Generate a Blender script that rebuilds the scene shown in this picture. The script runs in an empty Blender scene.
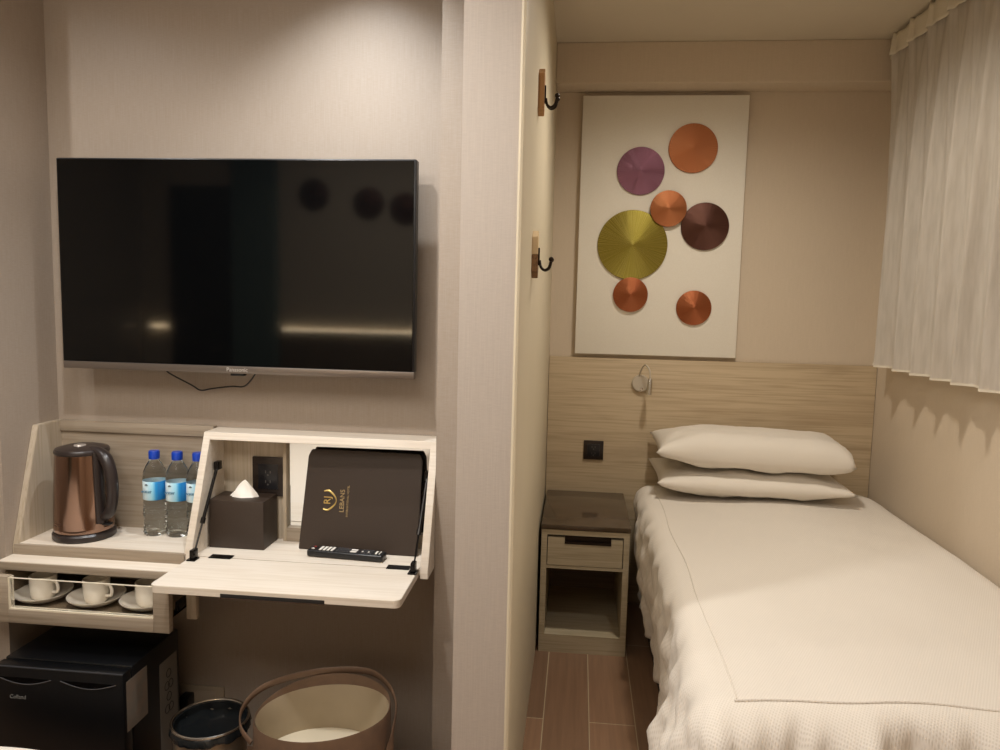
import bpy, bmesh, math, random
from mathutils import Vector, Matrix, noise
random.seed(4)
C = bpy.context.scene.collection
PI = math.pi

# ------------------------------------------------------------------ camera
cam = bpy.data.objects.new('camera', bpy.data.cameras.new('camera'))
C.objects.link(cam)
cr = Vector((0.99426612, 0.10443558, 0.02298005))
cu = Vector((-0.0334613, 0.09974498, 0.99445024))
cw = Vector((-0.10156385, 0.98951713, -0.10266761))
m = Matrix.Identity(4)
for i in range(3):
    m[i][0] = cr[i]; m[i][1] = cu[i]; m[i][2] = -cw[i]
m[0][3], m[1][3], m[2][3] = 0, 0, 1.38
cam.matrix_world = m
cam.data.sensor_width = 36
cam.data.lens = 36 * 760 / 1000
cam.data.clip_start = 0.02
bpy.context.scene.camera = cam

# ------------------------------------------------------------------ world, exposure
sc = bpy.context.scene
sc.view_settings.view_transform = 'Standard'
sc.view_settings.look = 'None'
sc.view_settings.gamma = 1
sc.view_settings.exposure = 0.1
w = bpy.data.worlds.new('world'); sc.world = w; w.use_nodes = True
w.node_tree.nodes['Background'].inputs[0].default_value = (1, .86, .7, 1)
w.node_tree.nodes['Background'].inputs[1].default_value = 0.05

# ------------------------------------------------------------------ helpers
def lin(h):
    h = h.lstrip('#'); v = [int(h[i:i+2], 16)/255 for i in (0, 2, 4)]
    return tuple([(c/12.92 if c <= .04045 else ((c+.055)/1.055)**2.4) for c in v] + [1])

def mat(name, col, rough=.6, metal=0, **kw):
    m = bpy.data.materials.new(name); m.use_nodes = True
    p = m.node_tree.nodes['Principled BSDF']
    p.inputs['Base Color'].default_value = lin(col)
    p.inputs['Roughness'].default_value = rough
    p.inputs['Metallic'].default_value = metal
    for k, v in kw.items(): p.inputs[k.replace('_', ' ')].default_value = v
    return m

def nd(m, t, **kw):
    n = m.node_tree.nodes.new(t)
    for k, v in kw.items():
        if k.startswith('i_'): n.inputs[k[2:]].default_value = v
        else: setattr(n, k, v)
    return n

def lk(m, a, b): m.node_tree.links.new(a, b)

def noisy(name, c1, c2, scale=(20, 20, 20), rough=.7, bump=.0, detail=4, dist=0, bdist=.002, metal=0, coord='Object', **kw):
    m = mat(name, c1, rough, metal, **kw); p = m.node_tree.nodes['Principled BSDF']
    tc = nd(m, 'ShaderNodeTexCoord'); mp = nd(m, 'ShaderNodeMapping'); mp.inputs['Scale'].default_value = scale
    nz = nd(m, 'ShaderNodeTexNoise'); nz.inputs['Scale'].default_value = 1; nz.inputs['Detail'].default_value = detail
    nz.inputs['Distortion'].default_value = dist
    rp = nd(m, 'ShaderNodeValToRGB'); rp.color_ramp.elements[0].color = lin(c1); rp.color_ramp.elements[1].color = lin(c2)
    rp.color_ramp.elements[0].position = .3; rp.color_ramp.elements[1].position = .7
    lk(m, tc.outputs[coord], mp.inputs[0]); lk(m, mp.outputs[0], nz.inputs['Vector']); lk(m, nz.outputs[0], rp.inputs[0])
    lk(m, rp.outputs[0], p.inputs['Base Color'])
    if bump:
        b = nd(m, 'ShaderNodeBump'); b.inputs['Strength'].default_value = bump; b.inputs['Distance'].default_value = bdist
        lk(m, nz.outputs[0], b.inputs['Height']); lk(m, b.outputs[0], p.inputs['Normal'])
    return m

def wood(name, c1, c2, c3, along='X', rough=.5, big=1.0):
    """pale oak veneer: long wavering grain lines plus soft cathedral figure"""
    m = mat(name, c1, rough); p = m.node_tree.nodes['Principled BSDF']
    tc = nd(m, 'ShaderNodeTexCoord'); mp = nd(m, 'ShaderNodeMapping')
    s = {'X': (1.1, 9, 9), 'Y': (9, 1.1, 9), 'Z': (9, 9, 1.1)}[along]
    mp.inputs['Scale'].default_value = [a*big for a in s]
    n1 = nd(m, 'ShaderNodeTexNoise'); n1.inputs['Scale'].default_value = 1.3; n1.inputs['Detail'].default_value = 4; n1.inputs['Distortion'].default_value = 1.1
    mul = nd(m, 'ShaderNodeMath', operation='MULTIPLY'); mul.inputs[1].default_value = 6
    fr = nd(m, 'ShaderNodeMath', operation='PINGPONG'); fr.inputs[1].default_value = 1
    mp2 = nd(m, 'ShaderNodeMapping'); s2 = {'X': (4, 160, 160), 'Y': (160, 4, 160), 'Z': (160, 160, 4)}[along]; mp2.inputs['Scale'].default_value = s2
    n2 = nd(m, 'ShaderNodeTexNoise'); n2.inputs['Scale'].default_value = 1; n2.inputs['Detail'].default_value = 3
    r1 = nd(m, 'ShaderNodeValToRGB'); r1.color_ramp.elements[0].color = lin(c2); r1.color_ramp.elements[1].color = lin(c1); r1.color_ramp.elements[0].position = .0; r1.color_ramp.elements[1].position = .7
    mx = nd(m, 'ShaderNodeMix', data_type='RGBA'); mx.inputs['B'].default_value = lin(c3)
    r2 = nd(m, 'ShaderNodeMapRange'); r2.inputs['From Min'].default_value = .45; r2.inputs['From Max'].default_value = .75; r2.inputs['To Max'].default_value = .7
    lk(m, tc.outputs['Object'], mp.inputs[0]); lk(m, mp.outputs[0], n1.inputs['Vector']); lk(m, n1.outputs[0], mul.inputs[0]); lk(m, mul.outputs[0], fr.inputs[0])
    lk(m, fr.outputs[0], r1.inputs[0]); lk(m, tc.outputs['Object'], mp2.inputs[0]); lk(m, mp2.outputs[0], n2.inputs['Vector']); lk(m, n2.outputs[0], r2.inputs['Value'])
    lk(m, r1.outputs[0], mx.inputs['A']); lk(m, r2.outputs[0], mx.inputs['Factor']); lk(m, mx.outputs['Result'], p.inputs['Base Color'])
    b = nd(m, 'ShaderNodeBump'); b.inputs['Strength'].default_value = .15; b.inputs['Distance'].default_value = .001
    lk(m, n2.outputs[0], b.inputs['Height']); lk(m, b.outputs[0], p.inputs['Normal'])
    return m

def linen(name, c1, c2, rough=.75, vscale=1.0):
    """woven wallpaper: fine crossed threads"""
    m = mat(name, c1, rough); p = m.node_tree.nodes['Principled BSDF']
    tc = nd(m, 'ShaderNodeTexCoord')
    outs = []
    for s in ((60, 60, 700), (500, 500, 12)):
        mp = nd(m, 'ShaderNodeMapping'); mp.inputs['Scale'].default_value = [a*vscale for a in s]
        n = nd(m, 'ShaderNodeTexNoise'); n.inputs['Scale'].default_value = 1; n.inputs['Detail'].default_value = 2
        lk(m, tc.outputs['Object'], mp.inputs[0]); lk(m, mp.outputs[0], n.inputs['Vector']); outs.append(n.outputs[0])
    ad = nd(m, 'ShaderNodeMath', operation='ADD'); lk(m, outs[0], ad.inputs[0]); lk(m, outs[1], ad.inputs[1])
    mr = nd(m, 'ShaderNodeMapRange'); mr.inputs['From Min'].default_value = .7; mr.inputs['From Max'].default_value = 1.3; lk(m, ad.outputs[0], mr.inputs['Value'])
    mx = nd(m, 'ShaderNodeMix', data_type='RGBA'); mx.inputs['A'].default_value = lin(c1); mx.inputs['B'].default_value = lin(c2)
    lk(m, mr.outputs[0], mx.inputs['Factor']); lk(m, mx.outputs['Result'], p.inputs['Base Color'])
    b = nd(m, 'ShaderNodeBump'); b.inputs['Strength'].default_value = .12; b.inputs['Distance'].default_value = .001
    lk(m, ad.outputs[0], b.inputs['Height']); lk(m, b.outputs[0], p.inputs['Normal'])
    return m

def box(bm, x0, x1, y0, y1, z0, z1, bev=0, seg=2):
    vs = [bm.verts.new(p) for p in ((x0,y0,z0),(x1,y0,z0),(x1,y1,z0),(x0,y1,z0),(x0,y0,z1),(x1,y0,z1),(x1,y1,z1),(x0,y1,z1))]
    fs = [bm.faces.new([vs[i] for i in f]) for f in ((3,2,1,0),(4,5,6,7),(0,1,5,4),(1,2,6,5),(2,3,7,6),(3,0,4,7))]
    if bev:
        es = list({e for f in fs for e in f.edges})
        bmesh.ops.bevel(bm, geom=es, offset=bev, segments=seg, affect='EDGES', profile=.5)
    return bm

def B(*a, **k): return box(bmesh.new(), *a, **k)

def prism(bm, pts, axis, a, b, bev=0):
    """extrude a 2D outline; axis X: pts are (y,z); axis Y: (x,z); axis Z: (x,y)"""
    def mk(p, t): return {'X': (t, p[0], p[1]), 'Y': (p[0], t, p[1]), 'Z': (p[0], p[1], t)}[axis]
    v0 = [bm.verts.new(mk(p, a)) for p in pts]; v1 = [bm.verts.new(mk(p, b)) for p in pts]
    n = len(pts); fs = [bm.faces.new(v0), bm.faces.new(list(reversed(v1)))]
    for i in range(n): fs.append(bm.faces.new((v0[i], v1[i], v1[(i+1) % n], v0[(i+1) % n])))
    bmesh.ops.recalc_face_normals(bm, faces=fs)
    if bev:
        es = list({e for f in fs for e in f.edges})
        bmesh.ops.bevel(bm, geom=es, offset=bev, segments=2, affect='EDGES')
    return bm

def lathe(bm, prof, c=(0, 0, 0), n=32, axis='Z', closed=False, sx=1, sy=1):
    rings = []
    for r, h in prof:
        ring = []
        for i in range(n):
            a = 2*PI*i/n; x, y = r*math.cos(a)*sx, r*math.sin(a)*sy
            p = (x, y, h) if axis == 'Z' else ((x, -h, y) if axis == 'Y' else (h, x, y))
            ring.append(bm.verts.new((c[0]+p[0], c[1]+p[1], c[2]+p[2])))
        rings.append(ring)
    fs = []
    for a, b in zip(rings, rings[1:]):
        for i in range(n): fs.append(bm.faces.new((a[i], a[(i+1) % n], b[(i+1) % n], b[i])))
    if not closed:
        if prof[0][0] > 0: fs.append(bm.faces.new(list(reversed(rings[0]))))
        if prof[-1][0] > 0: fs.append(bm.faces.new(rings[-1]))
    bmesh.ops.recalc_face_normals(bm, faces=fs)
    return bm

def tube(bm, pts, r, n=10, smooth=True, flat=1.0, up=None):
    """tube through points; flat<1 squashes it into a strap; r may be a list"""
    P = [Vector(p) for p in pts]
    if smooth and len(P) > 2:
        Q = []
        for i in range(len(P)-1):
            p0, p1, p2, p3 = P[max(i-1, 0)], P[i], P[i+1], P[min(i+2, len(P)-1)]
            for k in range(6):
                t = k/6
                Q.append(.5*((2*p1)+(-p0+p2)*t+(2*p0-5*p1+4*p2-p3)*t*t+(-p0+3*p1-3*p2+p3)*t**3))
        Q.append(P[-1])
        if isinstance(r, (list, tuple)):
            r = [r[min(int(i/6), len(r)-1)]*(1-(i % 6)/6)+r[min(int(i/6)+1, len(r)-1)]*((i % 6)/6) for i in range(len(Q))]
        P = Q
    if not isinstance(r, (list, tuple)): r = [r]*len(P)
    rings = []; prev = Vector(up) if up else None
    for i, p in enumerate(P):
        t = (P[min(i+1, len(P)-1)]-P[max(i-1, 0)]).normalized()
        if prev is None: prev = Vector((0, 0, 1)) if abs(t.z) < .9 else Vector((1, 0, 0))
        a = t.cross(prev).normalized(); b = a.cross(t).normalized(); prev = b if not up else Vector(up)
        rings.append([bm.verts.new(p+a*math.cos(2*PI*k/n)*r[i]*flat+b*math.sin(2*PI*k/n)*r[i]) for k in range(n)])
    fs = []
    for A, Bq in zip(rings, rings[1:]):
        for i in range(n): fs.append(bm.faces.new((A[i], A[(i+1) % n], Bq[(i+1) % n], Bq[i])))
    fs.append(bm.faces.new(list(reversed(rings[0])))); fs.append(bm.faces.new(rings[-1]))
    bmesh.ops.recalc_face_normals(bm, faces=fs)
    return bm

def wloc(o):
    v = Vector((0, 0, 0))
    while o is not None: v += o.location; o = o.parent
    return v

def obj(name, bm, m, parent=None, loc=None, world=True, smooth=True, ang=35):
    """link a bmesh as ONE mesh object. Vertices in world space unless world=False."""
    if loc is not None: off = Vector(loc)
    elif parent is None:
        xs = [v.co for v in bm.verts]
        off = Vector((sum(v.x for v in xs)/len(xs), sum(v.y for v in xs)/len(xs), min(v.z for v in xs)))
    else: off = wloc(parent)
    if world: bmesh.ops.translate(bm, verts=bm.verts, vec=-off)
    me = bpy.data.meshes.new(name); bm.to_mesh(me); bm.free()
    if isinstance(m, (list, tuple)):
        for q in m: me.materials.append(q)
    else: me.materials.append(m)
    if smooth:
        me.polygons.foreach_set('use_smooth', [True]*len(me.polygons))
        try: me.set_sharp_from_angle(angle=math.radians(ang))
        except Exception: pass
    o = bpy.data.objects.new(name, me); C.objects.link(o)
    if parent is None: o.location = off
    else: o.parent = parent
    return o

def tag(o, label, cat, group=None):
    o['label'] = label; o['category'] = cat
    if group: o['group'] = group
    return o

def thing(name, loc, label, cat, group=None, rot=None):
    o = bpy.data.objects.new(name, None); o.empty_display_size = .05; C.objects.link(o); o.location = loc
    if rot: o.rotation_euler = rot
    return tag(o, label, cat, group)

def struct(name, bm, m, **k):
    o = obj(name, bm, m, **k); o['kind'] = 'structure'; return o

def copy_tree(o, parent=None):
    c = o.copy(); C.objects.link(c); c.parent = parent
    for ch in [q for q in bpy.data.objects if q.parent == o]: copy_tree(ch, c)
    return c

def text(name, s, size, m, M, parent, depth=.0006):
    """lettering as a mesh, placed by matrix M in the parent's space"""
    cu_ = bpy.data.curves.new(name, 'FONT'); cu_.body = s; cu_.size = size; cu_.extrude = depth
    cu_.align_x = 'CENTER'; cu_.align_y = 'CENTER'
    t = bpy.data.objects.new(name+'_tmp', cu_); C.objects.link(t)
    bpy.context.view_layer.update()
    me = bpy.data.meshes.new_from_object(t.evaluated_get(bpy.context.evaluated_depsgraph_get()))
    bpy.data.objects.remove(t); me.name = name
    me.transform(M); me.materials.clear(); me.materials.append(m)
    o = bpy.data.objects.new(name, me); C.objects.link(o); o.parent = parent
    return o

FRONT = Matrix.Rotation(PI/2, 4, 'X')      # text facing the camera side (-Y)

def mod_bevel(o, w=.002, seg=2):
    b = o.modifiers.new('bevel', 'BEVEL'); b.width = w; b.segments = seg; b.limit_method = 'ANGLE'; return o

# ------------------------------------------------------------------ materials
M = {}
M['paper'] = linen('taupe_wallpaper', '#a4978a', '#9b8d7e', rough=.42)
M['paper_pale'] = linen('pale_wallpaper', '#b7ada2', '#aea399', rough=.55)
M['paint'] = noisy('cream_paint', '#cfc3aa', '#cbbfa6', (3, 3, 3), rough=.55)
M['niche'] = linen('sand_wallpaper', '#d2c2ad', '#cbbba5', rough=.7)
M['ceil'] = noisy('ceiling_paint', '#d2c7b3', '#cec3af', (2, 2, 2), rough=.9)
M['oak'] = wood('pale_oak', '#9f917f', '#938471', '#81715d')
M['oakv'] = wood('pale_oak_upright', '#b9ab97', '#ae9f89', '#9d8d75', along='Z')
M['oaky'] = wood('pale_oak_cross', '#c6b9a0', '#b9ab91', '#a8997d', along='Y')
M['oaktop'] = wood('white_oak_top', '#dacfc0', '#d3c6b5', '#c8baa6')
M['oakhb'] = wood('headboard_oak', '#c6b293', '#b8a385', '#a48e6f', big=.5)
M['oakns'] = wood('nightstand_oak', '#bcae93', '#b0a185', '#9c8d70')
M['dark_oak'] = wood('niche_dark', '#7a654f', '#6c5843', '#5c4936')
M['white_cloth'] = None
M['black'] = mat('black_plastic', '#121214', .35)
M['blackm'] = mat('black_metal', '#24211f', .25, .8)
M['steel'] = mat('steel', '#c8c4bc', .22, 1)
M['gapshade'] = mat('gap_shade', '#1a1511', .8)  # dark colour painted for the shade in the drawer gap and groove
M['lampglow'] = mat('lamp_lens', '#ffffff', .5); 
_p = M['lampglow'].node_tree.nodes['Principled BSDF']; _p.inputs['Emission Color'].default_value = (1, .83, .62, 1); _p.inputs['Emission Strength'].default_value = 6
M['trimw'] = mat('white_trim', '#d8cfbd', .5)

# ------------------------------------------------------------------ lights (recessed ceiling lamps and an added fill panel)
def downlight(x, y, power, label, size=65, blend=.6, rad=.035, col=(1, .975, .95)):
    t = thing('ceiling_light', (x, y, 2.43), label, 'ceiling light', 'recessed ceiling lights')
    obj('trim_ring', lathe(bmesh.new(), [(.052, 0), (.052, -.006), (.04, -.004), (.036, -.001)], (x, y, 2.43), closed=True), M['trimw'], t)
    obj('lens', lathe(bmesh.new(), [(.036, -.002), (.0, -.003)], (x, y, 2.43)), M['lampglow'], t)
    L = bpy.data.lights.new('lamp', 'SPOT'); L.energy = power; L.spot_size = math.radians(size*2); L.spot_blend = blend
    L.shadow_soft_size = rad; L.color = col
    o = bpy.data.objects.new('lamp', L); C.objects.link(o); o.parent = t; o.location = (0, 0, -.02)
    return t
WARM = (1, .85, .66)
WARM = (1, .93, .82)
downlight(-.60, 1.82, 44, 'round recessed ceiling spot just in front of the television wall', 52, 1, .018, (.9, .95, 1))
downlight(-1.69, 1.38, 18, 'round recessed ceiling lamp left of the desk', 75, .7, .02)
downlight(-.80, 1.15, 56, 'round recessed ceiling lamp between the desk and the second bed', 75, .7, .035)
downlight(.6, 1.2, 20, 'round recessed ceiling lamp above the foot of the single bed', 75, .8, .05)
downlight(.45, 2.45, 53, 'round recessed ceiling lamp above the pillows of the single bed', 80, .9, .07, WARM)
def fill_lamp(x, y, sx, sy, power, col):  # area lamp added as ambient fill, with a made-up frame around it
    t = thing('fill_panel', (x, y, 2.43), 'flat fill light panel added unseen at the ceiling above the second bed', 'ceiling light')
    obj('frame', B(x-sx/2-.02, x+sx/2+.02, y-sy/2-.02, y+sy/2+.02, 2.415, 2.43, bev=.003), M['trimw'], t)
    L = bpy.data.lights.new('lamp', 'AREA'); L.shape = 'RECTANGLE'; L.size = sx; L.size_y = sy; L.energy = power; L.color = col
    o = bpy.data.objects.new('lamp', L); C.objects.link(o); o.parent = t; o.location = (0, 0, -.02)
fill_lamp(-.9, .15, 1.6, 1.0, 33, (1, .95, .88))

# ------------------------------------------------------------------ room shell
def floor_mat():
    m = mat('wood_look_tile', '#7d6450', .35); p = m.node_tree.nodes['Principled BSDF']
    tc = nd(m, 'ShaderNodeTexCoord'); sp = nd(m, 'ShaderNodeSeparateXYZ'); cb = nd(m, 'ShaderNodeCombineXYZ')
    ax = nd(m, 'ShaderNodeMath', operation='ADD'); ax.inputs[1].default_value = 3.0-.075+.15
    ay = nd(m, 'ShaderNodeMath', operation='ADD'); ay.inputs[1].default_value = 3.0-2.38+.3*2
    lk(m, tc.outputs['Object'], sp.inputs[0]); lk(m, sp.outputs['Y'], ay.inputs[0]); lk(m, sp.outputs['X'], ax.inputs[0])
    lk(m, ay.outputs[0], cb.inputs['X']); lk(m, ax.outputs[0], cb.inputs['Y'])
    br = nd(m, 'ShaderNodeTexBrick'); br.offset = .35; br.inputs['Scale'].default_value = 1
    br.inputs['Brick Width'].default_value = .9; br.inputs['Row Height'].default_value = .15; br.inputs['Mortar Size'].default_value = .0016
    br.inputs['Color1'].default_value = lin('#94735a'); br.inputs['Color2'].default_value = lin('#7c604b'); br.inputs['Mortar'].default_value = lin('#b9a88c')
    lk(m, cb.outputs[0], br.inputs['Vector'])
    mp = nd(m, 'ShaderNodeMapping'); mp.inputs['Scale'].default_value = (60, 3, 3)
    n = nd(m, 'ShaderNodeTexNoise'); n.inputs['Scale'].default_value = 1; n.inputs['Detail'].default_value = 5; n.inputs['Distortion'].default_value = .5
    lk(m, tc.outputs['Object'], mp.inputs[0]); lk(m, mp.outputs[0], n.inputs['Vector'])
    mr = nd(m, 'ShaderNodeMapRange'); mr.inputs['To Min'].default_value = .72; mr.inputs['To Max'].default_value = 1.25; lk(m, n.outputs[0], mr.inputs['Value'])
    mx = nd(m, 'ShaderNodeMix', data_type='RGBA', blend_type='MULTIPLY'); mx.inputs['Factor'].default_value = 1
    lk(m, br.outputs['Color'], mx.inputs['A']); lk(m, mr.outputs[0], mx.inputs['B']); lk(m, mx.outputs['Result'], p.inputs['Base Color'])
    return m
LX, RX, FY, HY, BY, CZ = -2.9, 1.28, 2.1, 3.42, -.82, 2.43
struct('floor', B(LX-.1, RX+.1, BY-.1, HY+.1, -.1, 0), floor_mat(), loc=(0, 0, 0), smooth=False)
struct('ceiling', B(LX-.1, RX+.1, BY-.1, HY+.1, CZ, CZ+.1), M['ceil'], loc=(0, 0, CZ), smooth=False)
struct('wall_television', B(-1.54, -.262, FY, FY+.1, 0, CZ), M['paper'], smooth=False)
struct('wall_left', B(LX, -1.54, 1.868, FY+.1, 0, CZ), M['paper'], smooth=False)
struct('wall_step', B(-.371, -.25, 1.98, FY+.0, 0, CZ), M['paper'], smooth=False)
pm = struct('wall_partition', B(-.259, -.134, 1.625, HY, 0, CZ), M['paper_pale'], smooth=False)
# the bed side of the partition is painted cream: a thin skin with a rounded corner bead
struct('trim_1', prism(bmesh.new(), [(-.134, 1.66), (-.134, 1.6245), (-.1385, 1.6245), (-.1385, 1.620), (-.134, 1.618), (-.129, 1.620), (-.127, 1.626), (-.127, 1.66)], 'Z', 0, CZ), M['paint'])
struct('wall_partition_side', B(-.134, -.13, 1.66, HY, 0, CZ), M['paint'], smooth=False)
struct('wall_head', B(-.26, RX+.1, HY, HY+.1, 0, CZ), M['niche'], smooth=False)
struct('wall_right', B(RX, RX+.1, BY, HY, 0, CZ), M['niche'], smooth=False)
struct('wall_beam', B(-.13, RX, 3.27, HY, 2.266, CZ, bev=.004), M['niche'], smooth=False)
struct('wall_rear', B(LX-.1, RX+.1, BY-.1, BY, 0, CZ), M['niche'], smooth=False)
struct('wall_far_left', B(LX-.1, LX, BY, 2.2, 0, CZ), M['paper'], smooth=False)

# ------------------------------------------------------------------ television
t = thing('television', (-.94, 2.0, 1.15), 'large flat black television on the wall above the desk', 'television')
M['screen'] = mat('tv_screen', '#050607', .06); M['screen'].node_tree.nodes['Principled BSDF'].inputs['IOR'].default_value = 1.45
M['tvgrey'] = mat('tv_bottom_bezel', '#7d736a', .32, .7)
obj('body', B(-1.449, -.438, 2.002, 2.035, 1.155, 1.733, bev=.004), M['black'], t)
obj('housing', B(-1.15, -.73, 2.035, 2.085, 1.2, 1.6, bev=.012), M['black'], t)
obj('wall_bracket', B(-1.1, -.78, 2.08, 2.0985, 1.3, 1.5, bev=.002), M['blackm'], t)
obj('screen', B(-1.443, -.444, 1.9985, 2.004, 1.174, 1.728), M['screen'], t, smooth=False)
obj('bottom_bezel', B(-1.444, -.437, 1.996, 2.03, 1.152, 1.172, bev=.002), M['tvgrey'], t)
bz = [q for q in bpy.data.objects if q.parent == t and q.name.startswith('bottom_bezel')][0]
M['silver'] = mat('silver_letters', '#d8d2ca', .3, .5)
text('brand_lettering', 'Panasonic', .0155, M['silver'], Matrix.Translation((-.935+.94+.003, 1.9945-2.0, .0125)) @ FRONT, bz)
obj('sensor', B(-.955, -.915, 2.0, 2.02, 1.145, 1.153, bev=.003), M['black'], t)
obj('cable', tube(bmesh.new(), [(-1.18, 2.06, 1.16), (-1.17, 2.065, 1.14), (-1.11, 2.08, 1.105), (-1.085, 2.085, 1.09), (-1.05, 2.085, 1.096), (-.99, 2.08, 1.105), (-.95, 2.075, 1.107), (-.92, 2.06, 1.13), (-.895, 2.04, 1.157)], .0022, 8), M['black'], t)

# ------------------------------------------------------------------ wall desk unit : open tray + drop-front cabinet + cup drawer
desk = thing('wall_desk', (-.95, 2.1, .5), 'pale oak wall desk unit with open tray and folding front under the television', 'desk')
def sl(z): return 1.90 + (z-.66)/.33*.08           # the sloped front line (y at height z)
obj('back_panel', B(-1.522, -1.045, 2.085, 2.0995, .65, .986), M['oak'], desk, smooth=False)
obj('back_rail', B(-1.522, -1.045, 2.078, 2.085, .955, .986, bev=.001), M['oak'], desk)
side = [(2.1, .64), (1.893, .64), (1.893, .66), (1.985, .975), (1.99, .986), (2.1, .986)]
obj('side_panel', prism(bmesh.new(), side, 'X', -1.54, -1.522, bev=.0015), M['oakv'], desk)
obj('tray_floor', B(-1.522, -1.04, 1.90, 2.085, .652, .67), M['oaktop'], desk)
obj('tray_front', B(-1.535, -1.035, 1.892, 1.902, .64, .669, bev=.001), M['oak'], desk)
boxside = [(2.1, .64), (1.892, .64), (1.892, .665), (2.013, .980), (2.1, .980)]
for a, b in ((-1.04, -1.02), (-.392, -.3715)):
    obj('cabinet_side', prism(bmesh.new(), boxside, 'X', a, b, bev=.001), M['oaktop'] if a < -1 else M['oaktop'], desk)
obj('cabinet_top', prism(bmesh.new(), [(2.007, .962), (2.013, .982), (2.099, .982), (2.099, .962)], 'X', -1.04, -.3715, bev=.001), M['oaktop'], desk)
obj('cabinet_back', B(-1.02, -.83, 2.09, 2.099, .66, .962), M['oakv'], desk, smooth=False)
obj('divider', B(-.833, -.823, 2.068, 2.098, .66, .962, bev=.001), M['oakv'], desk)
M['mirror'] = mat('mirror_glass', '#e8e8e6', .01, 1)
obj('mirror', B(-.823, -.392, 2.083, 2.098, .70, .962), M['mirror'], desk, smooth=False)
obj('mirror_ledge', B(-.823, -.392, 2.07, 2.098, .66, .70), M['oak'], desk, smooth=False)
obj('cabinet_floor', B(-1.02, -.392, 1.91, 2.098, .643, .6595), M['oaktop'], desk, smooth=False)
# folding front with rounded outer corners and finger groove drawn as shade
fl = bmesh.new()
def rrect(x0, x1, y0, y1, r, n=5, corners='FF'):
    pts = []
    for cx, cy, a0 in ((x0+r, y0+r, PI), (x1-r, y0+r, 1.5*PI)):
        for k in range(n+1):
            a = a0+k/n*PI/2; pts.append((cx+r*math.cos(a), cy+r*math.sin(a)))
    return pts+[(x1, y1), (x0, y1)]
prism(fl, rrect(-1.025, -.399, 1.695, 1.905, .018), 'Z', .6405, .66, bev=.001)
flap = obj('folding_front', fl, M['oaktop'], desk)
obj('groove_shade', B(-.842, -.582, 1.6942, 1.70, .6395, .650, bev=.0005), M['gapshade'], flap)  # no cut here: a dark strip on the face paints the groove's shade
obj('groove_lip', B(-.842, -.582, 1.6935, 1.6965, .638, .6405), mat('groove_bronze', '#4a382b', .4, .4), flap)
for hx in (-.975, -.485):
    obj('hinge', B(hx, hx+.062, 1.925-.028, 1.925, .6598, .6625, bev=.001), M['blackm'], flap)
def strut(xb, xt, s):
    bm = bmesh.new(); top = Vector((xt, 2.025, .885)); bot = Vector((xb, 1.885, .672))
    d = bot-top
    tube(bm, [top, top+d*.62], .0046, 10, smooth=False); tube(bm, [top+d*.55, bot], .0026, 8, smooth=False)
    tube(bm, [top+d*.6, top+d*.66], .0066, 10, smooth=False)
    box(bm, bot.x-.006, bot.x+.006, bot.y-.014, bot.y+.012, .660, .688, bev=.002)
    box(bm, bot.x-.012, bot.x+.012, bot.y-.02, bot.y+.008, .660, .664, bev=.001)
    box(bm, top.x-.007, top.x+.007, top.y-.01, top.y+.016, top.z-.012, top.z+.012, bev=.002)
    return obj('gas_strut', bm, M['blackm'], desk)
strut(-1.008, -1.008, 1); strut(-.408, -.402, -1)
# lower shelf with drawer case
obj('lower_shelf', B(-1.54, -1.0, 1.838, 2.1, .618, .64, bev=.001), M['oaktop'], desk)
obj('shelf_front', B(-1.535, -1.0, 1.834, 1.8395, .618, .6385, bev=.0005), M['oak'], desk)
obj('case_cleat', B(-1.020, -.992, 1.862, 1.878, .502, .6395, bev=.001), M['oakv'], desk)
obj('case_side', B(-1.54, -1.534, 1.86, 2.1, .508, .6175, bev=.001), M['oakv'], desk)
# drawer
D = bmesh.new(); y0, y1 = 1.79, 1.81
box(D, -1.56, -1.475, y0, y1, .492, .617, bev=.0015); box(D, -1.072, -1.028, y0, y1, .492, .617, bev=.0015)
box(D, -1.475, -1.072, y0, y1, .492, .528, bev=.001)
dr = obj('drawer', D, M['oak'], desk)
D = bmesh.new()
box(D, -1.525, -1.518, y1, 2.07, .50, .606); box(D, -1.075, -1.062, y1, 2.07, .50, .606); box(D, -1.525, -1.062, 2.06, 2.07, .50, .606); box(D, -1.525, -1.062, y1, 2.07, .50, .519)
obj('drawer_box', D, mat('drawer_lining', '#6f5f49', .6), dr, smooth=False)
D = bmesh.new(); box(D, -1.4745, -1.072, y0+.001, y1-.001, .5282, .5315); box(D, -1.4745, -1.471, y0+.001, y1-.001, .5315, .6145)
obj('window_edging', D, mat('cream_edging', '#d8ccb4', .45), dr, smooth=False)
M['acrylic'] = mat('acrylic', '#ffffff', .03); _p = M['acrylic'].node_tree.nodes['Principled BSDF']; _p.inputs['Transmission Weight'].default_value = 1; _p.inputs['IOR'].default_value = 1.2
obj('acrylic_pane', B(-1.4705, -1.0725, 1.797, 1.8, .532, .611), M['acrylic'], dr, smooth=False)
obj('pane_edge', B(-1.4705, -1.0725, 1.7965, 1.8005, .611, .6125), mat('acrylic_edge', '#e6dcc6', .3), dr, smooth=False)
obj('runner', B(-1.0275, -1.0205, 1.82, 2.06, .54, .565, bev=.001), M['blackm'], dr)

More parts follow.
